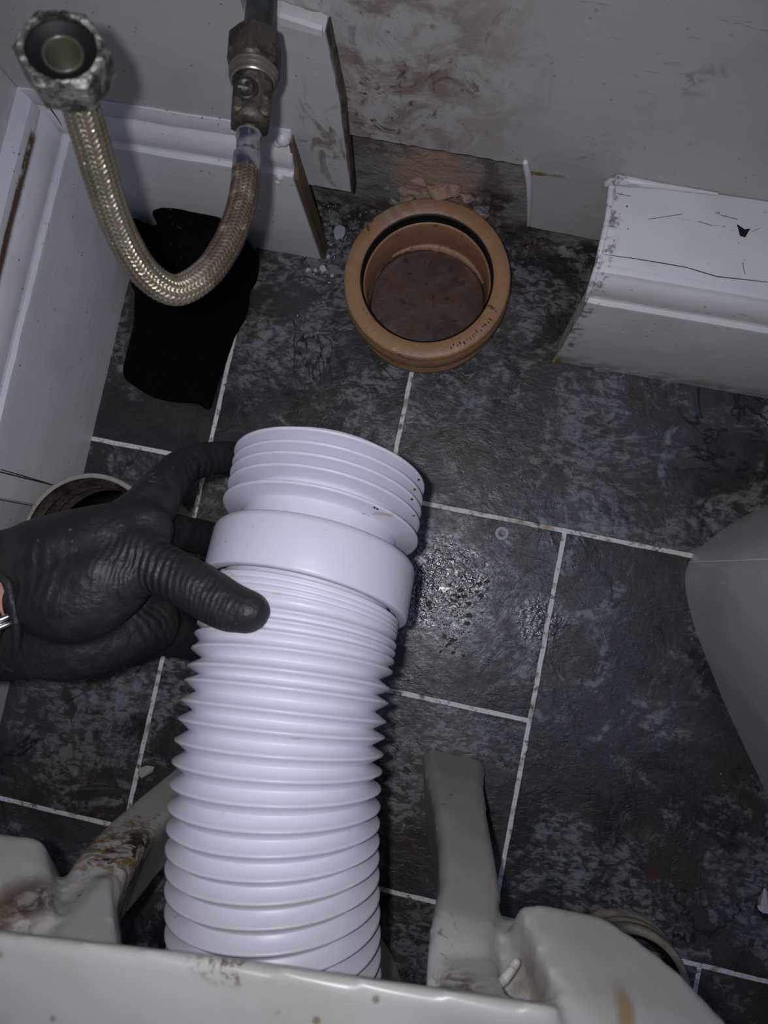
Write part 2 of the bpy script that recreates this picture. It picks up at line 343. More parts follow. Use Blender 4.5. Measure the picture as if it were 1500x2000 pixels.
def spline(pts, n):
    """Catmull-Rom through pts (tuples of any length)"""
    a = np.array(pts, float); out = []
    a = np.vstack([2 * a[0] - a[1], a, 2 * a[-1] - a[-2]])
    for i in range(1, len(a) - 2):
        for k in range(n):
            s = k / n; p0, p1, p2, p3 = a[i - 1:i + 3]
            out.append(0.5 * (2 * p1 + (p2 - p0) * s + (2 * p0 - 5 * p1 + 4 * p2 - p3) * s * s + (3 * p1 - p0 - 3 * p2 + p3) * s ** 3))
    out.append(a[-2]); return out
def tube(pts, rad, seg=16, roundcap=True):
    """closed tapered limb with rounded ends"""
    pts = [Vector(p) for p in pts]; P2, R2 = list(pts), list(rad)
    if roundcap:
        d0 = (pts[0] - pts[1]).normalized(); d1 = (pts[-1] - pts[-2]).normalized(); h0, h1 = [], []
        for k in range(1, 6):
            a = k / 6 * math.pi / 2
            h0.append((pts[0] + d0 * rad[0] * math.sin(a), rad[0] * math.cos(a))); h1.append((pts[-1] + d1 * rad[-1] * math.sin(a), rad[-1] * math.cos(a)))
        P2 = [p for p, r in reversed(h0)] + P2 + [p for p, r in h1]; R2 = [r for p, r in reversed(h0)] + R2 + [r for p, r in h1]
    fr = frames(P2); rings = []
    for p, r, (tg, u, w) in zip(P2, R2, fr):
        rings.append([p + (u * math.cos(2 * math.pi * j / seg) + w * math.sin(2 * math.pi * j / seg)) * r for j in range(seg)])
    return loft(rings)
def hull(pts):
    bm = bmesh.new()
    for p in pts: bm.verts.new(p)
    r = bmesh.ops.convex_hull(bm, input=bm.verts)
    bmesh.ops.delete(bm, geom=list({g for g in r['geom_interior'] + r['geom_unused'] if isinstance(g, bmesh.types.BMVert)}), context='VERTS')
    bm.verts.index_update(); v = [x.co.copy() for x in bm.verts]; f = [tuple(x.index for x in fc.verts) for fc in bm.faces]; bm.free(); return v, f
def prism(poly, vec):
    n = len(poly); vec = Vector(vec); v = [Vector(p) for p in poly] + [Vector(p) + vec for p in poly]
    f = [tuple(range(n)), tuple(range(2 * n - 1, n - 1, -1))] + [(i, (i + 1) % n, n + (i + 1) % n, n + i) for i in range(n)]
    return v, f
def join(*vf):
    V, Fc = [], []
    for v, f in vf:
        k = len(V); V += list(v); Fc += [tuple(i + k for i in q) for q in f]
    return V, Fc
def fuse(name, vf, voxel, smooth_it, m, parent=None, org=None, move=None):
    """melt overlapping closed shapes into one continuous surface"""
    o = mk(name, *vf, m, parent, org=org)
    r = o.modifiers.new('r', 'REMESH'); r.mode = 'VOXEL'; r.voxel_size = voxel; r.use_smooth_shade = True
    s = o.modifiers.new('s', 'SMOOTH'); s.factor = 0.5; s.iterations = smooth_it
    dg = bpy.context.evaluated_depsgraph_get(); me = bpy.data.meshes.new_from_object(o.evaluated_get(dg))
    o.modifiers.clear(); o.data = me
    if not me.materials: me.materials.append(m)
    if move:
        for v in me.vertices: v.co = move(v.co + ORG[o]) - ORG[o]
    for p in me.polygons: p.use_smooth = True
    return o
def rnd(a, b): return random.uniform(a, b)
def rock(c, r, flat=0.5, n=14):
    """small angular chip resting on z = c.z"""
    pts = []
    for _ in range(n):
        d = Vector((rnd(-1, 1), rnd(-1, 1), rnd(-1, 1))).normalized() * rnd(0.7, 1.0)
        pts.append(Vector((d.x * r, d.y * r, d.z * r * flat)))
    zm = min(p.z for p in pts)
    return hull([Vector(c) + p - Vector((0, 0, zm)) for p in pts])

# ================================================================== FLOOR
TOP = 0.0
floor = struct(mk('floor', *prism([(-0.42, -1.0, -0.0009), (0.85, -1.0, -0.0009), (0.85, 0.345, -0.0009), (-0.42, 0.345, -0.0009)], (0, 0, -0.03)), GROUT))
G = 0.0021
def tile(x0, x1, y0, y1):
    cx, cy = (x0 + x1) / 2, (y0 + y1) / 2; hx, hy = (x1 - x0) / 2 - G, (y1 - y0) / 2 - G; b = 0.0005
    def edge(dz, ins):
        e = []
        for (ax, ay, bx, by) in ((-1, -1, 1, -1), (1, -1, 1, 1), (1, 1, -1, 1), (-1, 1, -1, -1)):
            n = max(2, int(((abs(bx - ax) * hx + abs(by - ay) * hy)) / 0.012))
            for k in range(n):
                s = k / n; x = (ax + (bx - ax) * s) * hx; y = (ay + (by - ay) * s) * hy
                j = noise.noise(Vector(((cx + x) * 130, (cy + y) * 130, 3))) * 0.0007
                e.append((x - math.copysign(ins, x) + j * (abs(y) < hy * 0.999), y - math.copysign(ins, y) + j * (abs(x) < hx * 0.999), dz))
        return e
    rings = [edge(-0.002, 0), edge(-0.0004, 0), edge(TOP, b)]
    v, f = loft(rings)
    o = mk('tile', [Vector(q) + Vector((cx, cy, 0)) for q in v], f, SLATE, floor)
    o.location = (cx, cy, 0)
    for q in o.data.vertices: q.co -= Vector((cx, cy, 0))
L1, L2, L4, D3, D1, D2, D4 = 0.066, -0.1065, -0.277, -0.229, -0.0555, 0.1095, 0.287
for q in ((-0.40, D3, L1, 0.339), (D3, D1, L1, 0.339), (D1, D4, L1, 0.339), (D4, 0.63, L1, 0.339),
          (-0.40, D3, L4, L1), (D3, D2, L2, L1), (D3, D2, L4, L2), (D2, 0.45, L4, L1), (0.45, 0.80, L4, L1),
          (-0.40, -0.06, -0.62, L4), (-0.06, D4, -0.62, L4), (D4, 0.63, -0.62, L4),
          (-0.40, D3, -0.96, -0.62), (D3, D2, -0.96, -0.62), (D2, 0.45, -0.96, -0.62)):
    tile(*q)

# ================================================================== WALLS
YM, YB, YPN, XL = 0.334, 0.301, 0.291, -0.366
wall = struct(mk('wall_back', *prism([(-0.46, YM, -0.03), (0.85, YM, -0.03), (0.85, YM, 0.9), (-0.46, YM, 0.9)], (0, 0.05, 0)), MASON))
ORG[wall] = Vector((0, 0, 0))
# painted board with its torn lower edge
def jag(a, b, n, amp):
    a, b = Vector(a), Vector(b); d = b - a; nrm = Vector((-d.z, 0, d.x)).normalized()
    return [a + d * (k / n) + nrm * (rnd(-amp, amp) if 0 < k < n else 0) for k in range(n)]
be = jag(PY(681, 262, YB), PY(1021, 322, YB), 26, 0.0008) + jag(PY(1021, 322, YB), PY(1030, 326, YB), 2, .0003) + jag(PY(1030, 318, YB), PY(1035, 443, YB), 8, 0.0006) \
    + jag(PY(1035, 443, YB), PY(1180, 472, YB), 8, 0.0004) + [PY(1180, 472, YB), Vector((0.85, YB, 0.012)), Vector((0.85, YB, 0.9)), Vector((-0.16, YB, 0.9)), Vector((-0.16, YB, 0.13))]
board = mk('painted_board', *prism(be, (0, 0.014, 0)), BOARDP, wall)
# panel to the left, standing proud; a hole round the pipe
pe = jag(PY(685, 375, YPN), PY(664, 205, YPN), 10, 0.0005) + jag(PY(664, 205, YPN), PY(634, 62, YPN), 8, 0.0005) + jag(PY(634, 62, YPN), PY(545, 32, YPN), 6, 0.0012) \
    + jag(PY(545, 32, YPN), PY(478, 30, YPN), 4, .001) + jag(PY(478, 30, YPN), PY(455, -50, YPN), 4, .001) + [PY(455, -50, YPN), PY(640, -60, YPN), Vector((-0.13, YPN, 0.9)), Vector((-0.44, YPN, 0.9)), Vector((-0.44, YPN, 0.0)), PY(540, 348, YPN) - Vector((0.02, 0, 0.0))]
panel = mk('wall_panel', *prism(pe, (0, 0.0095, 0)), WALLP, wall)
mk('panel_edge', *prism([PY(686, 377, YPN + .002), PY(667, 205, YPN + .002), PY(637, 60, YPN + .002), PY(640, 56, YPN + .002), PY(672, 205, YPN + .002), PY(689, 376, YPN + .002)], (0, 0.008, 0)), EDGE, wall)
mk('plaster_lip', *prism([PY(545, 34, YPN - .002), PY(628, 60, YPN - .002), PY(630, 72, YPN - .002), PY(546, 50, YPN - .002)], (0, 0.003, 0)), SKIRT, wall)
mk('torn_paint_strip', *hull([PY(1034, 334, YB - .0006), PY(1100, 343, YB - .0008), PY(1106, 348, YB - .0006), PY(1036, 341, YB - .0006), PY(1034, 334, YB + .001), PY(1100, 346, YB + .001)]), SPLINT, wall)
v, f = tube([PY(1026, 318, YB - .002), PY(1032, 345, YB - .003), PY(1034, 390, YB - .002), PY(1032, 440, YB - .001)], [.0022, .0026, .002, .0012], 8)
mk('paint_ridge', v, f, SKIRT, wall, True)
rb = []
for k in range(34):
    x = rnd(-0.175, 0.075); rb.append(rock((x, YM - rnd(0.004, 0.02), 0.0), rnd(0.003, 0.009), 0.6, 9))
mk('rubble', *join(*rb), MASON, wall)['kind'] = 'stuff'
wl = struct(mk('wall_left', *prism([(XL, -1.0, -0.03), (XL, 0.29, -0.03), (XL, 0.29, 0.9), (XL, -1.0, 0.9)], (-0.05, 0, 0)), WALLP)); ORG[wl] = Vector((0, 0, 0))

mo = [rock((rnd(-.108, -.005), YM - rnd(.001, .006), rnd(.0, .06)), rnd(.006, .012), 1.0, 12) for _ in range(26)]
fuse('mortar', join(*mo), .002, 3, MASON, wall)
# skirting profile (distance from wall, height)
def profile(tk):
    return [(0, 0), (tk, 0), (tk, .142), (tk - .0006, .1445), (tk - .0040, .1462), (tk - .0048, .148), (tk - .0046, .150), (tk - .0044, .153), (tk - .0052, .158), (tk - .0072, .163), (tk - .0092, .1665),
            (tk - .0108, .168), (tk - .0118, .1695), (tk - .0116, .1715), (tk - .0106, .173), (tk - .0108, .178), (tk - .0118, .182), (0.0012, .185), (0, .185)]
TL = -0.343 - XL
pr = profile(TL)
r0 = [Vector((XL + a, 0.0145, z)) for a, z in pr]; r1 = [Vector((XL + a, YPN - a * (YPN - .277) / TL, z)) for a, z in pr]
def run(a, b, n, amp):
    rings = []
    for k in range(n + 1):
        s = k / n; rings.append([p.lerp(q, s) + Vector([noise.noise(p.lerp(q, s) * 60 + Vector((i * 9, 0, 0))) * amp for i in range(3)]) * (0 < k < n) for p, q in zip(a, b)])
    return loft(rings)
bl = struct(autosmooth(mk('baseboard_left', *run(r0, r1, 30, .0006), SKIRT_WORN), 25))
TB = YPN - 0.277
prb = profile(TB)
r0 = [Vector((XL + a * TL / TB, YPN - a, z)) for a, z in prb]
r1 = [Vector((PY(560, 300, YPN - .01).x + 0.004 - a * 0.3, YPN - a, z)) for a, z in prb]
bb = struct(autosmooth(mk('baseboard_back', *run(r0, r1, 20, .0006), SKIRT), 25))
# raw cut end and drips of paint
xe = r1[1].x
mk('cut_end', *prism([(xe + .0012, YPN - a * .98, z) for a, z in prb[:2] + [(TB, .142), (TB * .6, .15), (TB * .3, .176), (0, .18)]], (0.0035, 0, 0)), WOOD, bb)
for (px, py, y, r) in ((550, 262, .287, .006), (541, 272, .286, .004), (545, 337, .279, .0045), (541, 350, .278, .003)):
    c = PY(px, py, y); v, f = lathe(c - Vector((0, 0, r)), [(0.0003, -r * .9), (r * .6, -r * .7), (r * .95, 0), (r * .6, r * .7), (0.0003, r * .9)], 10); mk('paint_drip', v, f, SKIRT, bb, True)
v, f = tube([PX(76, 178, -.352), PX(88, 196, -.348), PX(100, 214, -.3455), PX(110, 228, -.344), PX(120, 244, -.3432)], [.0003, .0004, .0005, .0004, .0002], 6); mk('crack', v, f, DARK, bl)
# plinth and cream post at the near end of the left wall
tr = struct(bevel(mk('trim_1', *prism([(XL, -0.006, 0), (-0.3425, -0.006, 0), (-0.3425, 0.0135, 0), (XL, 0.0135, 0)], (0, 0, 0.185)), SKIRT), .001))
v, f = tube([PX(2, 917, -.3422), PX(40, 928, -.3422), PX(98, 945, -.3422)], [.0004, .0005, .0003], 6); mk('crack', v, f, DARK, tr)
tr2 = struct(bevel(mk('trim_2', *prism([(XL, -0.16, 0), (-0.350, -0.16, 0), (-0.350, -0.0075, 0), (XL, -0.0075, 0)], (0, 0, 0.5)), SKIRT), .0015))

# boxed-in corner on the right: skirting front with a flat lid
YF = 0.219
x0 = 0.072
prr = [(YF + .016, 0), (YF, 0), (YF, .142), (YF + .0006, .1445), (YF + .0040, .1462), (YF + .0048, .148), (YF + .0046, .151), (YF + .0052, .158), (YF + .0072, .163), (YF + .0092, .1665), (YF + .0108, .168),
       (YF + .0118, .1690), (YF + .0130, .1712), (YF + .0150, .1722), (YF + .018, .1725), (YF + .018, .160), (YF + .016, .158)]
r0 = [Vector((x0, y, z)) for y, z in prr]; r1 = [Vector((0.84, y, z)) for y, z in prr]
box = struct(mk('trim_3', *run(r0, r1, 60, .0005), BOXP)); autosmooth(box, 25)
lid = [Vector((x0 + .001, YF + .0180, .1725)), Vector((x0 + .001, YB - .0006, .1725)), Vector((x0 + .001, YB - .0006, .157)), Vector((x0 + .001, YF + .0180, .157))]
bevel(mk('lid_board', *run(lid, [p + Vector((0.76, 0, 0)) for p in lid], 40, .0004), BOXP, box), .0008)
mk('moulded_end', *tube([Vector((x0 - .001, YB - .006, .170)), Vector((x0 + .000, YF + .05, .1715)), Vector((x0 - .001, YF + .016, .169)), Vector((x0 - .001, YF + .006, .152)), Vector((x0 - .0005, YF + .003, .142))], [.003, .0024, .0024, .002, .0012], 10), BOXP, box, True)
hp = P(1452, 448, .1731)
mk('hole_dark_patch', *prism([P(x, y, .1732) for x, y in ((1440, 438), (1443, 448), (1446, 460), (1456, 463), (1462, 452), (1466, 446), (1455, 448), (1449, 444))], (0, 0, -.003)), DARK, box)  # flat near-black patch painted for the dark of a hole, no cavity
mk('wood_splinter', *hull([P(1078, 706, .002), P(1092, 700, .004), P(1100, 676, .03), P(1094, 680, .032), P(1088, 690, .015), P(1082, 710, .0005), P(1096, 708, .0005)]), SPLINT, box)
ck = [P(1180, 497, .1731), P(1240, 505, .1731), P(1300, 515, .1731), P(1340, 522, .1731), P(1400, 540, .1731), P(1500, 551, .1731)]
v, f = tube(ck, [.00015, .00025, .0003, .00025, .0003, .0002], 6); mk('crack', v, f, DARK, box)
for q in (((1265, 428), (1300, 423), (1332, 418)), ((1365, 432), (1392, 441)), ((1408, 420), (1440, 428)), ((1205, 378), (1232, 383)), ((1290, 362), (1335, 367)), ((1450, 512), (1455, 535))):
    pts = [P(x, y, .1728) for x, y in q]; v, f = tube(pts, [.00018] * len(pts), 5); mk('scratch', v, f, EDGE, box)
v, f = tube([Vector((x0 - .004, YB - .003, .168)), Vector((x0, YB - .004, .176)), Vector((x0 + .03, YB - .002, .1735)), Vector((x0 + .07, YB - .0015, .1735))], [.003, .004, .0022, .001], 8); mk('filler_bead', v, f, BOXP, box, True)

# ================================================================== TERRACOTTA SOCKET
SCN = Vector((-0.0545, 0.2525, 0))
soc = thing('drain_socket', 'terracotta orange round drain pipe socket set in the floor against the back wall', 'pipe', SCN)
zr = 0.060
mk('socket_body', *lathe(SCN, [(.0655, 0), (.069, .004), (.0690, .010), (.066, .014), (.0655, .022), (.0685, .028), (.0718, .033), (.0728, .038), (.0728, .052), (.0716, .0535), (.0722, .056), (.0716, .0590), (.0700, zr), (.0582, zr), (.0575, zr - .0006), (.0575, zr - .002)], 96), TERRA, soc, True)
mk('rubber_seal', *lathe(SCN, [(.0578, zr - .0012), (.0562, zr - .0014), (.0556, zr - .0028), (.0558, zr - .0130), (.0566, zr - .0150)], 96), RUBBER, soc, True)
mk('inner_sleeve', *lathe(SCN, [(.0570, zr - .0142), (.0552, zr - .0144), (.0545, zr - .0158), (.0547, .010), (.0548, .002), (.0545, -.012)], 96), TERRA, soc, True)
pts = []
rings = []
for k, (r, z) in enumerate(((.0546, -.001), (.0520, .0022), (.0500, .0012), (.046, .0016), (.035, .0010), (.02, .0004), (.006, .0006))):
    rings.append([SCN + Vector((math.cos(a) * (r + noise.noise(Vector((math.cos(a) * 3, math.sin(a) * 3, k))) * .0012 * (k > 0)), math.sin(a) * (r + noise.noise(Vector((math.cos(a) * 3, math.sin(a) * 3, k))) * .0012 * (k > 0)), z + noise.noise(Vector((math.cos(a) * r * 90, math.sin(a) * r * 90, 5))) * .0012)) for a in [2 * math.pi * j / 72 for j in range(72)]])
v, f = loft(rings); mk('silt_bottom', v, f, SILT, soc, True)
cr = []
for k in range(41):
    a = math.radians(28 + 110 * k / 40); wd = .0045 * math.sin(math.pi * k / 40) + .0006
    for r, z in ((.0550, .006), (.0550 - wd * .5, .0065 + noise.noise(Vector((k * .6, 0, 0))) * .001), (.0548 - wd + noise.noise(Vector((k * .9, 2, 0))) * .0008, .003)):
        cr.append(SCN + Vector((math.cos(a) * r, math.sin(a) * r, z)))
mk('inner_ledge', cr, [(k * 3 + i, k * 3 + i + 1, k * 3 + i + 4, k * 3 + i + 3) for k in range(40) for i in range(2)], TERRA, soc, True)
pm = []
for k in range(15):
    a = math.radians(-24 - k * 2.6 + rnd(-.4, .4)); r = .0655 + rnd(-.0016, .0016); c = SCN + Vector((math.cos(a) * r, math.sin(a) * r, zr + .0001))
    tg = Vector((-math.sin(a), math.cos(a), 0)); nr = Vector((math.cos(a), math.sin(a), 0)); hw, hh = rnd(.0003, .0007), rnd(.0008, .0019)
    pm.append(prism([c + tg * hw + nr * hh, c - tg * hw + nr * hh * .8, c - tg * hw - nr * hh, c + tg * hw - nr * hh * .7], (0, 0, .00015)))
mk('print_marks', *join(*pm), FLECK, soc)['kind'] = 'stuff'

# ================================================================== PIPE, VALVE, BRAIDED HOSE
axv = [PD(514, -60, .405), PD(508, 20, .382), PD(500, 100, .366), PD(493, 180, .360), PD(487, 250, .357), PD(484, 300, .354)]
pip = mk('supply_pipe', *tube(spline(axv[:3], 6), [.0074] * 13, 24), PIPEM, None, True, org=axv[0])
tag(pip, 'dark tarnished water pipe coming out of broken hole in back wall', 'pipe')
val = thing('isolation_valve', 'tarnished brass isolation valve with slotted screw on end of the wall pipe', 'valve', axv[3])
va = (PD(488, 248, .357) - PD(500, 78, .367)); vl = va.length; va.normalize(); vb = PD(500, 78, .367)
def hexa(c, ax, r, h, rb, nm, m, par, rot=0.2, seg=6, ch=.0012):
    u = ax.orthogonal().normalized(); w_ = ax.cross(u); rings = []
    n = 48
    def rr(a, ro):
        k = math.pi / seg; return ro * math.cos(k) / math.cos(((a + rot) % (2 * k)) - k)
    for (hh, mode) in ((0, 'c'), (ch, 'h'), (h - ch, 'h'), (h, 'c')):
        ring = []
        for j in range(n):
            a = 2 * math.pi * j / n; R = rr(a, r) if mode == 'h' else min(rr(a, r), r * math.cos(math.pi / seg) * .985)
            ring.append(c + ax * hh + (u * math.cos(a) + w_ * math.sin(a)) * R)
        rings.append(ring)
    inner = [[c + ax * hh + (u * math.cos(2 * math.pi * j / n) + w_ * math.sin(2 * math.pi * j / n)) * rb for j in range(n)] for hh in (h, 0)]
    rings += inner; rings.append(rings[0])
    v, f = loft(rings, False)
    o = mk(nm, v, f, m, par); bm = bmesh.new(); bm.from_mesh(o.data); bmesh.ops.remove_doubles(bm, verts=bm.verts, dist=1e-6); bmesh.ops.recalc_face_normals(bm, faces=bm.faces); bm.to_mesh(o.data); bm.free()
    return autosmooth(o, 25)
hexa(vb, va, .0138, .0185, .0074, 'compression_nut', BRASS, val, .3)
mk('valve_body', *join(lathe(vb, [(.0074, -.0015), (.0098, -.001), (.0100, .002)], 32, va, True), lathe(vb, [(.0104, .0180), (.0116, .0190), (.0106, .0202), (.0114, .0214), (.0104, .0228), (.0110, .0240), (.0090, .0256), (.0090, vl - .006), (.0088, vl - .004), (.0088, vl - .001), (.0064, vl)], 32, va, True)), BRASS, val, True)
mk('thread_ring', *lathe(vb, [(.0104, .0182), (.0121, .0190), (.0121, .0196), (.0108, .0206), (.0119, .0216), (.0119, .0222), (.0106, .0234), (.0112, .0242), (.0100, .0252)], 40, va), WORNB, val, True)
vx = va.orthogonal(); toc = (Vector(EYE) - PD(480, 195, .35)); sx = (toc - va * toc.dot(va)).normalized()
sq = va.cross(sx)
for_body = vb + va * .0365
bx = [for_body + va * a + sq * b + sx * c for a in (-.0105, .0105) for b in (-.0092, .0092) for c in (-.0092, .0076)]
bevel(mk('valve_block', *hull(bx), BRASS, val), .0022, 3)
sc = PD(479, 196, .349); scd = (sx * 0.97 + sq * (-0.22 if (PD(470, 196, .36) - PD(479, 196, .36)).dot(sq) < 0 else 0.22)).normalized()
sc = for_body + sx * .0075 + (sq * -.0030 if (PD(470, 196, .36) - PD(479, 196, .36)).dot(sq) < 0 else sq * .0030) - va * .001
scr = mk('valve_screw', *lathe(sc, [(.0001, .0008), (.0040, .0008), (.0042, .0016), (.0048, .0018), (.0058, .0016), (.0060, 0.0004), (.006, -.003)], 32, scd), DARKMET, val, True)
sl = [sc + scd * h + va * a * .0006 + sq * b * .0036 for h in (.0004, .0012) for a in (-1, 1) for b in (-1, 1)]
mk('slot', *hull(sl), CHROME, scr)

hs = [(486, 262, .3565), (484, 300, .354), (481, 335, .352), (477, 375, .349), (466, 422, .345), (441, 482, .340), (400, 537, .335), (342, 567, .329), (287, 537, .319), (243, 470, .306), (213, 395, .292), (191, 322, .279), (172, 255, .268), (157, 205, .260), (148, 180, .256)]
cl = [Vector(PD(*q)) for q in hs]
hose = thing('braided_hose', 'curved steel braided flexible tap hose, rusty towards the valve, open nut raised to camera', 'hose', cl[0])
cv = [Vector(p) for p in spline(cl[2:], 60)]
# resample by arc length
d = [0.0]
for a, b_ in zip(cv, cv[1:]): d.append(d[-1] + (b_ - a).length)
LN = d[-1]; NS = int(LN / 0.00032)
arr = np.array([list(p) for p in cv]); ds = np.linspace(0, LN, NS); cvr = [Vector(p) for p in np.stack([np.interp(ds, d, arr[:, i]) for i in range(3)], 1)]
fr = frames(cvr); SEG = 80; NC = 8; vv = []; rustv = []; grv = []
for i, (p, (tg, u, w_)) in enumerate(zip(cvr, fr)):
    s = ds[i]; rs = 1.0 - min(1.0, max(0.0, (s / LN - 0.30) / 0.22))
    for j in range(SEG):
        a = j / SEG * NC * 2; col = int(a); fcol = a - col; q = fcol if col % 2 == 0 else 1 - fcol
        ph = s / 0.0020 + q * 1.1; rid = 0.5 + 0.5 * math.cos(2 * math.pi * ph); edge = min(fcol, 1 - fcol)
        hgt = (0.30 + 0.70 * rid) * min(1.0, edge / 0.18 + 0.35)
        r = 0.0062 + 0.0009 * hgt - 0.0003
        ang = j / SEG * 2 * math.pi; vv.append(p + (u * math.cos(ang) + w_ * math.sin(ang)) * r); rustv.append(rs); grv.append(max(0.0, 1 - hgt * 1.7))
fc = [(i * SEG + j, i * SEG + (j + 1) % SEG, (i + 1) * SEG + (j + 1) % SEG, (i + 1) * SEG + j) for i in range(NS - 1) for j in range(SEG)]
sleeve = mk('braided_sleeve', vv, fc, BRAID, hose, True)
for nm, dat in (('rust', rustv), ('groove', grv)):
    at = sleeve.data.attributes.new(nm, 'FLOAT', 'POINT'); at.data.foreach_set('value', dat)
fa = (cl[2] - cl[0]).normalized(); fl_ = (cl[2] - cl[0]).length
mk('crimp_ferrule', *lathe(cl[0], [(.0050, -.002), (.0062, -.001), (.0062, .002), (.0056, .003), (.0056, fl_ * .52), (.0064, fl_ * .56), (.0068, fl_ * .62), (.0068, fl_ * .92), (.0062, fl_ * 1.02)], 40, fa), CHROME, hose, True)
nb, ntop = PD(143, 160, .2535), PD(118, 92, .2375)
na = (ntop - nb); nl = na.length; na.normalize()
mk('nut_tail', *lathe(nb, [(.0066, -.005), (.0080, -.003), (.0088, 0), (.0105, .002), (.0118, .004)], 40, na), NUTM, hose, True)
hexa(nb + na * .003, na, .0152, nl - .003, .0113, 'tap_nut', NUTM, hose, 0.5)
tt = nb + na * nl
mk('rubber_washer', *lathe(tt, [(.0113, -.0015), (.0108, -.0028), (.0068, -.0030), (.0062, -.0036)], 40, na), RUBBER, hose, True)
mk('nylon_insert', *lathe(tt, [(.0066, -.0032), (.0064, -.0024), (.0058, -.0024), (.0054, -.0034), (.0046, -.010), (.0030, -.014), (.0014, -.015), (.0002, -.0152)], 32, na), INSERT, hose, True)

# ================================================================== WHITE PAN CONNECTOR
ax_px = [(536, 2080, .392), (536, 1960, .391), (536, 1850, .391), (537, 1750, .391), (539, 1650, .392), (546, 1480, .396), (559, 1340, .411), (588, 1215, .420), (605, 1130, .427), (628, 1020, .440), (643, 930, .452), (650, 870, .459)]
uu = np.array([q[1] for q in ax_px], float); xyz = np.array([list(PD(*q)) for q in ax_px])
pf = [np.polyfit((uu - 1400) / 600, xyz[:, i], 4) for i in range(3)]
def axp(u): s = (u - 1400) / 600; return Vector([np.polyval(p, s) for p in pf])
def axt(u): return (axp(u - 4) - axp(u + 4)).normalized()           # towards the free end
_ref = Vector((1, 0, 0))
def ring(u, off, r, seg=112):
    c = axp(u); tg = axt(u); yaw = math.radians(float(np.interp(u, (870, 1024, 1073, 1172, 1230, 1293, 1400), (4.5, 2.8, 2.3, 3.5, 0, -2, 0))))
    tg = Matrix.Rotation(yaw, 3, (c - Vector(EYE)).normalized()) @ tg; a = (_ref - tg * _ref.dot(tg)).normalized(); b = tg.cross(a); c = c + tg * off
    return [c + (a * math.cos(2 * math.pi * j / seg) + b * math.sin(2 * math.pi * j / seg)) * r for j in range(seg)]
def revolve(prof): return loft([ring(*q) for q in prof], False)
con = thing('pan_connector', 'white flexible corrugated toilet pan connector held by the gloved hand, finned end uppermost', 'pipe', axp(1500) - Vector((0, 0, 0.056)))
RO, RI = .0557, .0492
ribs = [1234, 1251, 1269, 1293, 1326, 1353, 1389, 1421, 1457, 1493, 1530, 1568, 1604, 1640, 1674, 1711, 1750, 1789, 1828, 1867, 1906, 1945, 1984, 2023]
pb = []
for k in range(4):                                      # fine ridges under the collar
    u = 1181 + k * 10
    pb += [(u - 4, 0, .0536), (u - 1.5, 0, .0550), (u + 1.5, 0, .0550), (u + 4, 0, .0536)]
pb += [(1222, 0, .0530)]
for i, u in enumerate(ribs):
    un = ribs[i + 1] if i + 1 < len(ribs) else u + 38; mid = (u + un) / 2; sp = un - u; ri = RI if sp > 25 else .0525
    pb += [(u, .0011, RO - .0012), (u, .0005, RO - .0001), (u, -.0005, RO - .0001), (u, -.0011, RO - .0012), (mid - 1, 0, ri), (mid + 1, 0, ri)]
pb += [(2085, 0, .05), (2090, 0, .048), (1500, 0, .046), (1160, 0, .048)]
mk('bellows', *revolve(pb), WHITE, con, True)
mk('collar', *revolve([(1171, 0, .0535), (1172, 0, .0583), (1171, 0, .0590), (1166, 0, .0594), (1088, 0, .0596), (1079, 0, .0590), (1075, 0, .0578), (1073, 0, .0560), (1072, 0, .0450)]), WHITE, con, True)
mk('neck', *revolve([(1076, 0, .0462), (905, 0, .0462), (903, 0, .0455), (903, 0, .0420), (1076, 0, .0420)]), WHITE, con, True)
for u, r in ((1024, .0587), (992, .0583), (970, .0583), (949, .0583), (926, .0586)):
    mk('sealing_fin', *revolve([(u, -.0030, .0461), (u, -.0018, .0480), (u, -.0011, r - .0012), (u, -.0005, r), (u, .0005, r), (u, .0011, r - .0012), (u, .0018, .0480), (u, .0030, .0461)]), WHITE, con, True)
for u, px, py in ((926, 822, 934), (949, 814, 952), (970, 806, 972), (992, 811, 1006), (1024, 726, 1005), (1024, 735, 994)):
    q = min(ring(u, -.0014, .0572, 400), key=lambda p: (lambda v: (CX + F * v[0] / -v[2] - px) ** 2 + (CY - F * v[1] / -v[2] - py) ** 2 + v[2] * 1e-3)(ROT.T @ (np.array(p) - EYE)))
    mk('dirt_speck', *rock(q - Vector((0, 0, .0006)), .0011, .7, 9), FLECK, con)

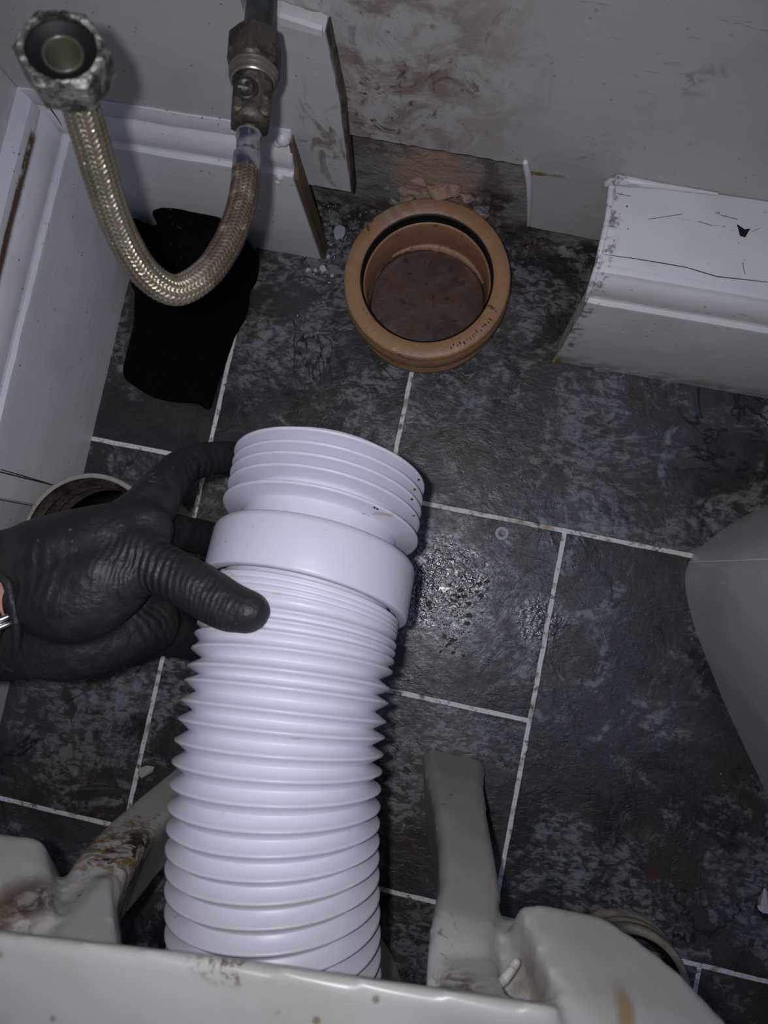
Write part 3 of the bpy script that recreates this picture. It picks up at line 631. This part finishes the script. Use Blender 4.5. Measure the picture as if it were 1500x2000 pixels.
# ================================================================== GLOVED HAND
def chain(q, n=5, seg=20):
    s = spline([(x, y, D, r) for x, y, D, r in q], n)
    return tube([PD(a[0], a[1], a[2]) for a in s], [a[3] * a[2] / F for a in s], seg)
arm_o = PD(-120, 1190, .41)
arm = tube([PD(-640, 1190, .40), PD(-370, 1186, .408), PD(-140, 1182, .414), PD(50, 1180, .414), PD(160, 1180, .404)], [.040, .034, .028, .026, .020], 32)
person = mk('person', *arm, SKIN, None, True, org=arm_o)
tag(person, 'left arm in black disposable glove gripping the white connector, thumb on top', 'person')
parts = [
    chain([(-90, 1070, .398, 34), (0, 1085, .395, 50), (70, 1085, .392, 72), (150, 1075, .388, 81), (230, 1055, .388, 76), (275, 1035, .392, 62)]),
    chain([(-90, 1300, .41, 34), (0, 1290, .408, 42), (70, 1255, .405, 76), (150, 1240, .405, 88), (220, 1225, .410, 78), (290, 1215, .425, 62)]),
    chain([(78, 1175, .396, 68), (150, 1165, .385, 92), (220, 1120, .382, 86), (270, 1085, .382, 66)]),
    chain([(215, 1085, .385, 78), (275, 1100, .381, 58), (330, 1118, .376, 51), (385, 1150, .371, 51), (440, 1182, .366, 49), (484, 1194, .361, 43)]),   # thumb
    chain([(230, 1050, .392, 66), (285, 1000, .402, 54), (325, 945, .420, 43), (365, 908, .440, 36), (430, 894, .468, 33), (480, 898, .492, 31), (540, 905, .512, 28)]),   # index
    chain([(270, 1060, .405, 54), (330, 1042, .435, 40), (390, 1048, .468, 34), (450, 1060, .497, 31), (530, 1075, .512, 28)]),     # middle
    chain([(270, 1140, .415, 54), (330, 1150, .445, 38), (400, 1160, .480, 32), (470, 1165, .500, 30), (550, 1170, .507, 26)]),     # ring
    chain([(270, 1210, .420, 62), (325, 1232, .445, 50), (370, 1248, .462, 38), (430, 1255, .488, 30), (500, 1250, .502, 26)]),     # little
]
def crease(p):
    k = noise.noise(p * 55) * .0011 + noise.noise(p * 140) * .0004
    return p + Vector((k, k * .6, k))
fuse('glove', join(*parts), .0017, 5, GLOVE, person, move=crease)
c = PD(389, 1034, .4585); mk('torn_hole', *lathe(c, [(.0002, .0012), (.0012, .0010), (.0020, 0), (.0012, -.001), (.0002, -.0012)], 14, ROT_Z), SKIN, person, True)
# cuff roll
cuff = spline([(-25, 1108, .386), (8, 1128, .381), (22, 1165, .378), (30, 1205, .378), (33, 1245, .381), (28, 1285, .388), (-10, 1320, .40)], 8)
mk('glove_cuff', *tube([PD(*q) for q in cuff], [.0026] * len(cuff), 10), GLOVE, person, True)
# wrist watch
wc = PD(-62, 1228, .374); wn = (Vector(EYE) - wc).normalized(); wn = (wn + Vector((-.15, 0, 0))).normalized()
wt = mk('watch', *lathe(wc, [(.0001, .004), (.0135, .004), (.0150, .0034), (.0158, .002), (.0160, -.001), (.0162, -.004), (.0150, -.006), (.0001, -.0065)], 40, wn), CHROME, person, True)
for k in range(2):
    c0, c1 = PD(-12 + k * 4, 1216 + k * 12, .3755), PD(16 + k * 2, 1204 + k * 14, .3785)
    mk('lug', *tube([c0, c1], [.0018, .0016], 10), CHROME, wt, True)
mk('strap', *hull([PD(x, y, D + o) for x, y, D in ((-40, 1262, .382), (26, 1224, .381), (30, 1236, .384), (22, 1282, .39), (-40, 1330, .395)) for o in (0, .003)]), DARKMET, wt)

# ================================================================== TOILET PAN (its back, seen from above)
def sect(px, py, hw, Y, dep, ang=0.1):
    c = PY(px, py, Y); l = PY(px - hw, py, Y); h = abs(c.x - l.x); z = max(c.z, 0.0); out = []
    for (a, b) in ((-.62, -.75), (-.88, -.25), (-.94, -.10), (-.72, -.01), (.72, -.01), (.94, -.10), (.88, -.25), (.62, -.75), (.5, -1), (-.5, -1)):
        out.append(Vector((c.x + a * h, Y + b * dep, z)))
    return out
legR = loft([[p - Vector((0, 0, p.z)) for p in sect(889, 1472, 67, -.148, .055)], sect(889, 1506, 63, -.147, .055), sect(900, 1560, 57, -.148, .05), sect(914, 1640, 59, -.150, .05), sect(922, 1720, 64, -.151, .05), sect(912, 1790, 70, -.152, .05), sect(902, 1860, 66, -.156, .05), sect(897, 1930, 62, -.160, .05)])
YL = -.168
legL = loft([[p - Vector((0, 0, p.z)) for p in sect(470, 1420, 62, YL, .055)], sect(425, 1462, 58, YL, .05), sect(370, 1510, 54, YL, .05), sect(310, 1560, 58, YL, .05), sect(255, 1612, 66, YL, .05), sect(200, 1680, 76, YL, .05), sect(168, 1750, 78, YL - .003, .05), sect(160, 1830, 76, YL - .006, .05)])
ed = [(-260, 1786), (0, 1817), (420, 1865), (840, 1929), (1000, 1955), (1090, 1962)]
tp = [P(x, y + 8, .405) for x, y in ed]; md = [P(x, y, .398) for x, y in ed]; bt = [P(x, y, .398) + Vector((0, -.012, -.02)) for x, y in ed]
bk = [Vector((x, -.34, z)) for x in (-.235, .16) for z in (.405, .36)]
plat = hull(tp + md + bt + bk)
wo = [(1012, 1770, .338), (1060, 1766, .338), (1180, 1790, .338), (1255, 1840, .343), (1320, 1890, .350), (1420, 2000, .365), (1520, 2120, .37)]
wtop = [P(*q) for q in wo] + [P(1098, 1950, .397), P(1130, 2060, .402), P(1400, 2200, .395)]
wlow = [P(*q) + Vector((-.012 if q[0] > 1100 else .004, -.045, -.05)) for q in wo] + [P(1040, 1812, .285), P(1082, 1940, .35)]
wingR = hull(wtop + wlow)
il = [P(*q) for q in ((1000, 1790, .30), (978, 1812, .285), (955, 1862, .295), (950, 1955, .345), (1085, 1965, .37), (1065, 1880, .325), (1030, 1800, .295))]
innR = hull(il + [p + Vector((0, -.045, -.03)) for p in il])
eo = [(-160, 1610, .315), (0, 1627, .32), (62, 1633, .32), (84, 1642, .32), (87, 1700, .315), (102, 1738, .315)]
earL = hull([P(*q) for q in eo] + [P(-160, 1800, .385), P(60, 1800, .38), P(100, 1790, .372)] + [P(*q) + Vector((.004, -.05, -.05)) for q in eo])
sadL = hull([P(96, 1728, .318), P(215, 1705, .325), P(228, 1850, .38), P(90, 1850, .39), P(100, 1790, .36)] + [P(x, y, z) + Vector((0, -.04, -.04)) for x, y, z in ((110, 1740, .318), (205, 1720, .325), (215, 1850, .38), (90, 1850, .38))])
sadR = hull([P(960, 1838, .315), P(870, 1880, .35), P(860, 1960, .385), P(1000, 1960, .385), P(975, 1880, .335)] + [P(x, y, z) + Vector((0, -.04, -.04)) for x, y, z in ((955, 1850, .315), (880, 1890, .35), (870, 1960, .385), (990, 1960, .385))])
fl2 = [P(*q) for q in ((40, 1745, .325), (120, 1745, .325), (130, 1840, .375), (20, 1840, .385))]
innL = hull(fl2 + [p + Vector((0, -.04, -.03)) for p in fl2])
bowl = []
for z, ax_, ay, cy in ((0.0, .100, .11, -.40), (.06, .095, .105, -.40), (.16, .100, .11, -.41), (.25, .140, .16, -.44), (.33, .178, .20, -.465), (.385, .188, .215, -.475), (.40, .186, .213, -.475)):
    bowl.append([Vector((-.045 + ax_ * math.cos(2 * math.pi * j / 40), cy + ay * math.sin(2 * math.pi * j / 40), z)) for j in range(40)])
pk = P(1040, 1925, .36)
def pocket(p):
    d = p - pk; k = math.exp(-((d.x / .013) ** 2 + (d.y / .013) ** 2 + (d.z / .03) ** 2))
    e = p - P(30, 1765, .36); k2 = math.exp(-((e.x / .016) ** 2 + (e.y / .012) ** 2 + (e.z / .03) ** 2))
    e = p - P(900, 1935, .37); k3 = math.exp(-((e.x / .018) ** 2 + (e.y / .008) ** 2 + (e.z / .03) ** 2))
    return p + Vector((0, -.006, -.022)) * (k * .3 + k2 * .3 + k3 * .5)
pan = fuse('toilet_pan', join(legR, legL, plat, wingR, innR, innL, earL, sadL, sadR, loft(bowl)), .0028, 4, CERAM, org=Vector((-.045, -.36, 0)), move=pocket)
tag(pan, 'stained white ceramic toilet pan pulled from wall, its back and two rear legs in foreground', 'toilet')
bc = P(1007, 1882, .350)
for q in (((1008, 1880, .352), (996, 1898, .352)), ((998, 1896, .354), (984, 1914, .356)), ((984, 1914, .356), (968, 1928, .36))):
    mk('fixing_plug', *tube([P(*q[0]), P(*q[1])], [.0019, .0021], 12), CERAM, pan, True)

# ================================================================== OTHER THINGS ON THE FLOOR
# grey pedestal at the right edge
oc = [(1500, 985), (1430, 1022), (1388, 1052), (1356, 1082), (1342, 1110), (1338, 1140), (1348, 1195), (1368, 1255), (1420, 1385), (1500, 1555)]
out = [P(a[0], a[1], 0) for a in spline(oc, 5)]
out = [out[0] + Vector((.16, .06, 0)), out[0] + Vector((.07, .035, 0))] + out + [out[-1] + Vector((.05, -.045, 0)), out[-1] + Vector((.16, -.06, 0))]
cxp = sum((p.x for p in out), 0) / len(out)
rings = []
for z, g in ((0, 1), (.03, 1), (.12, .995), (.25, .985), (.42, .97), (.55, .965)):
    rings.append([Vector((.46 + (p.x - .46) * g, .0 + p.y * g, z)) for p in out])
ped = thing('basin_pedestal', 'smooth grey pedestal with rounded nose and thin pale seam at right edge', 'pedestal', Vector((.40, -.02, 0)))
autosmooth(mk('column', *loft(rings), PEDM, ped), 40)
sp = P(1345, 1099, 0)
sm = [Vector((.46 + (sp.x - .46) * g - .0003, sp.y * g, z)) for z, g in ((.002, 1), (.03, 1), (.12, .995), (.25, .985), (.42, .97), (.55, .965))]
mk('seam', *tube(sm, [.0007] * 6, 6), SEAM, ped, True)

def ring_pipe(name, label, c, r, h, wall_t, rim, inner_ribs, grooves):
    th = thing(name, label, 'pipe', c)
    pr = [(r, 0)]
    for g in grooves: pr += [(r, g - .002), (r - .0012, g - .0006), (r - .0012, g + .0006), (r, g + .002)]
    pr += [(r + rim, h - .006), (r + rim, h - .001), (r + rim - .001, h), (r - wall_t + .001, h), (r - wall_t, h - .001)]
    mk('outer_wall', *lathe(c, pr, 80), CREAM, th, True)
    pi = [(r - wall_t, h - .001)]; z = h - .006
    for k in range(inner_ribs): pi += [(r - wall_t, z), (r - wall_t - .005, z - .002), (r - wall_t - .005, z - .003), (r - wall_t, z - .006)]; z -= .016
    pi += [(r - wall_t, 0.001)]
    mk('grimy_lining', *lathe(c, pi, 80), GRIME, th, True); return th
cL = P(171, 1060, .115); cL.z = 0
ring_pipe('pipe_stub', 'short upright cream pipe stub with dark ribbed inside by left skirting, partly under the glove', cL, .0545, .115, .0032, .0006, 3, ())
cR = P(1207, 1893, 0.0); cR.z = 0
ring_pipe('pipe_ring', 'low cream ribbed pipe ring on floor behind right side of the toilet pan', cR, .050, .034, .006, .0, 1, (.012, .022))

# crumpled black cloth
def pillow(outl, zb, zt, seed):
    pts = [Vector(p) for p in outl]; c = sum(pts, Vector()) / len(pts); rings = []
    for k, (g, zz) in enumerate(((.96, 0), (1.0, .25), (.97, .6), (.86, .85), (.6, 1.0), (.3, 1.0), (.05, .96))):
        rings.append([Vector((c.x + (p.x - c.x) * g, c.y + (p.y - c.y) * g, zb + (zt - zb) * zz + noise.noise(Vector((p.x * 40 * g, p.y * 40 * g, seed))) * .006 * (zz > .5))) for p in pts])
    return loft(rings)
lo = [P(a[0], a[1], .006) for a in spline([(244, 700), (240, 735), (256, 752), (300, 778), (345, 787), (388, 790), (402, 803), (411, 800), (420, 770), (440, 715), (458, 660), (478, 625), (489, 590), (484, 545), (465, 520), (420, 500), (330, 520), (280, 545), (262, 580), (260, 630)], 3)]
up = [P(a[0], a[1], .05) for a in spline([(318, 428), (300, 420), (278, 398), (280, 380), (303, 363), (345, 362), (395, 372), (430, 392), (446, 410), (475, 450), (488, 470), (480, 520), (440, 560), (390, 560), (340, 500)], 3)]
sd = [P(a[0], a[1], .04) for a in spline([(246, 408), (270, 418), (305, 432), (350, 450), (390, 500), (360, 560), (300, 590), (262, 575), (242, 545), (240, 480)], 3)]
cloth = fuse('black_cloth', join(pillow(lo, .0005, .016, 1), pillow(up, .004, .055, 2), pillow(sd, .002, .042, 3)), .003, 2, CLOTH, org=P(350, 600, 0))
tag(cloth, 'crumpled fuzzy black cloth lying in the corner under the braided hose', 'cloth')

# small loose bits
w_ = P(980, 1042, 0); wa = mk('rubber_washer', *lathe(w_, [(.0026, .0001), (.0060, .0001), (.0064, .0008), (.0060, .0018), (.0050, .0022), (.0040, .0018), (.0030, .0008), (.0026, .0001)], 32), GREYP, None, True, org=w_)
tag(wa, 'small round grey washer lying flat on the dark tiles near the white grout line', 'washer')
c = P(661, 453, 0); o = mk('plaster_chip', *hull([P(x, y, z) for x, y in ((651, 452), (655, 442), (664, 439), (674, 445), (673, 458), (668, 466), (655, 467)) for z in (.0003, .003)]), CHIPB, org=c)
tag(o, 'flat bluish grey plaster flake, largest of the crumbs beside the terracotta socket', 'chip')
for px, py, r, lb in ((602, 529, .0032, 'leftmost of the pale plaster chips in a row left of the terracotta socket'), (618, 529, .0028, 'small pale plaster chip, second from left in the row by the terracotta socket'), (631, 526, .0042, 'largest pale plaster chip in the row left of the terracotta socket'),
                      (641, 503, .0026, 'pale plaster chip just above the row of chips left of the terracotta socket'), (648, 540, .0024, 'pale plaster chip nearest the terracotta socket, right end of the row'), (609, 448, .0036, 'pale plaster chip between the bluish flake and the raw skirting end')):
    c = P(px, py, 0); o = mk('plaster_chip', *rock(c + Vector((0, 0, .0001)), r, .45), CHIP, org=c)
    tag(o, lb, 'chip', 'pale plaster chips by the socket')
c = P(285, 1505, 0.0); o = mk('plaster_chip', *hull([P(x, y, z) for x, y, z in ((268, 1512, .0003), (272, 1500, .004), (288, 1495, .006), (302, 1498, .004), (298, 1508, .0003), (284, 1516, .0003), (276, 1520, .002))]), CHIP, org=c)
tag(o, 'white broken plaster chip beside the left rear leg of the toilet pan', 'chip')
cr = []
for k in range(230):
    px, py = random.gauss(625, 45), random.gauss(455, 48)
    if py < 398 or px < 575: continue
    p = P(px, py, 0)
    if (p - SCN).length < .076: continue
    cr.append(rock(p, rnd(.0004, .0014), .6, 7))
for k in range(150):
    p = P(rnd(240, 1480), rnd(520, 1700), 0); cr.append(rock(p, rnd(.0003, .0007), .6, 6))
o = mk('plaster_crumbs', *join(*cr), CHIP); o['kind'] = 'stuff'; tag(o, 'scattered tiny pale plaster crumbs over the dark floor by the wall', 'crumbs')
fk = []
for (mx, my, sxx, syy, n) in ((885, 1165, 14, 12, 5), (925, 1160, 16, 14, 6), (905, 1195, 18, 12, 6), (880, 1250, 14, 16, 6), (900, 1275, 12, 8, 3), (840, 1180, 14, 10, 3)):
    for k in range(n):
        px, py = random.gauss(mx, sxx), random.gauss(my, syy); c = P(px, py, .0001); L = rnd(2.5, 8); a = rnd(-.9, .1)
        pts = [P(px + math.cos(a + t_) * L * rnd(.6, 1.2) * (1 if abs(math.cos(t_)) > .5 else .55), py + math.sin(a + t_) * L * rnd(.4, .9), 0.0001) for t_ in [i * math.pi / 4 for i in range(8)]]
        fk.append(hull(pts + [q + Vector((0, 0, .0007)) for q in pts[::2]]))
o = mk('dirt_flecks', *join(*fk), FLECK); o['kind'] = 'stuff'; tag(o, 'dark wet dirt flecks smeared on the tile right of the white connector', 'dirt')
for k, (q, lb) in enumerate((([(470, 523), (487, 508), (490, 512), (474, 530)], 'thin clear plastic sliver beside the black cloth, nearer the skirting'), ([(494, 560), (506, 550), (511, 554), (498, 566)], 'short clear plastic sliver on floor beside the black cloth, further from skirting'))):
    c = P(*q[0], 0); o = mk('plastic_sliver', *hull([P(x, y, z) for x, y in q for z in (.0003, .002)]), CLEAR, org=c); tag(o, lb, 'sliver')
cc = P(1500, 1762, 0); cap = thing('bolt_cover', 'small white pointed plastic nozzle on floor at the right edge', 'cover', cc)  # loose white plastic cover cap of a bolt
mk('cone', *hull([P(x, y, z) for x, y, z in ((1492, 1735, .004), (1495, 1735, .004), (1481, 1755, .001), (1479, 1768, .001), (1521, 1770, .001), (1500, 1768, .014), (1485, 1768, .010))]), CAPM, cap)
mk('rim', *hull([P(x, y, z) for x, y in ((1479, 1771), (1482, 1777), (1490, 1783), (1505, 1785), (1522, 1778), (1522, 1769), (1480, 1768)) for z in (.0003, .006)]), CAPM, cap)
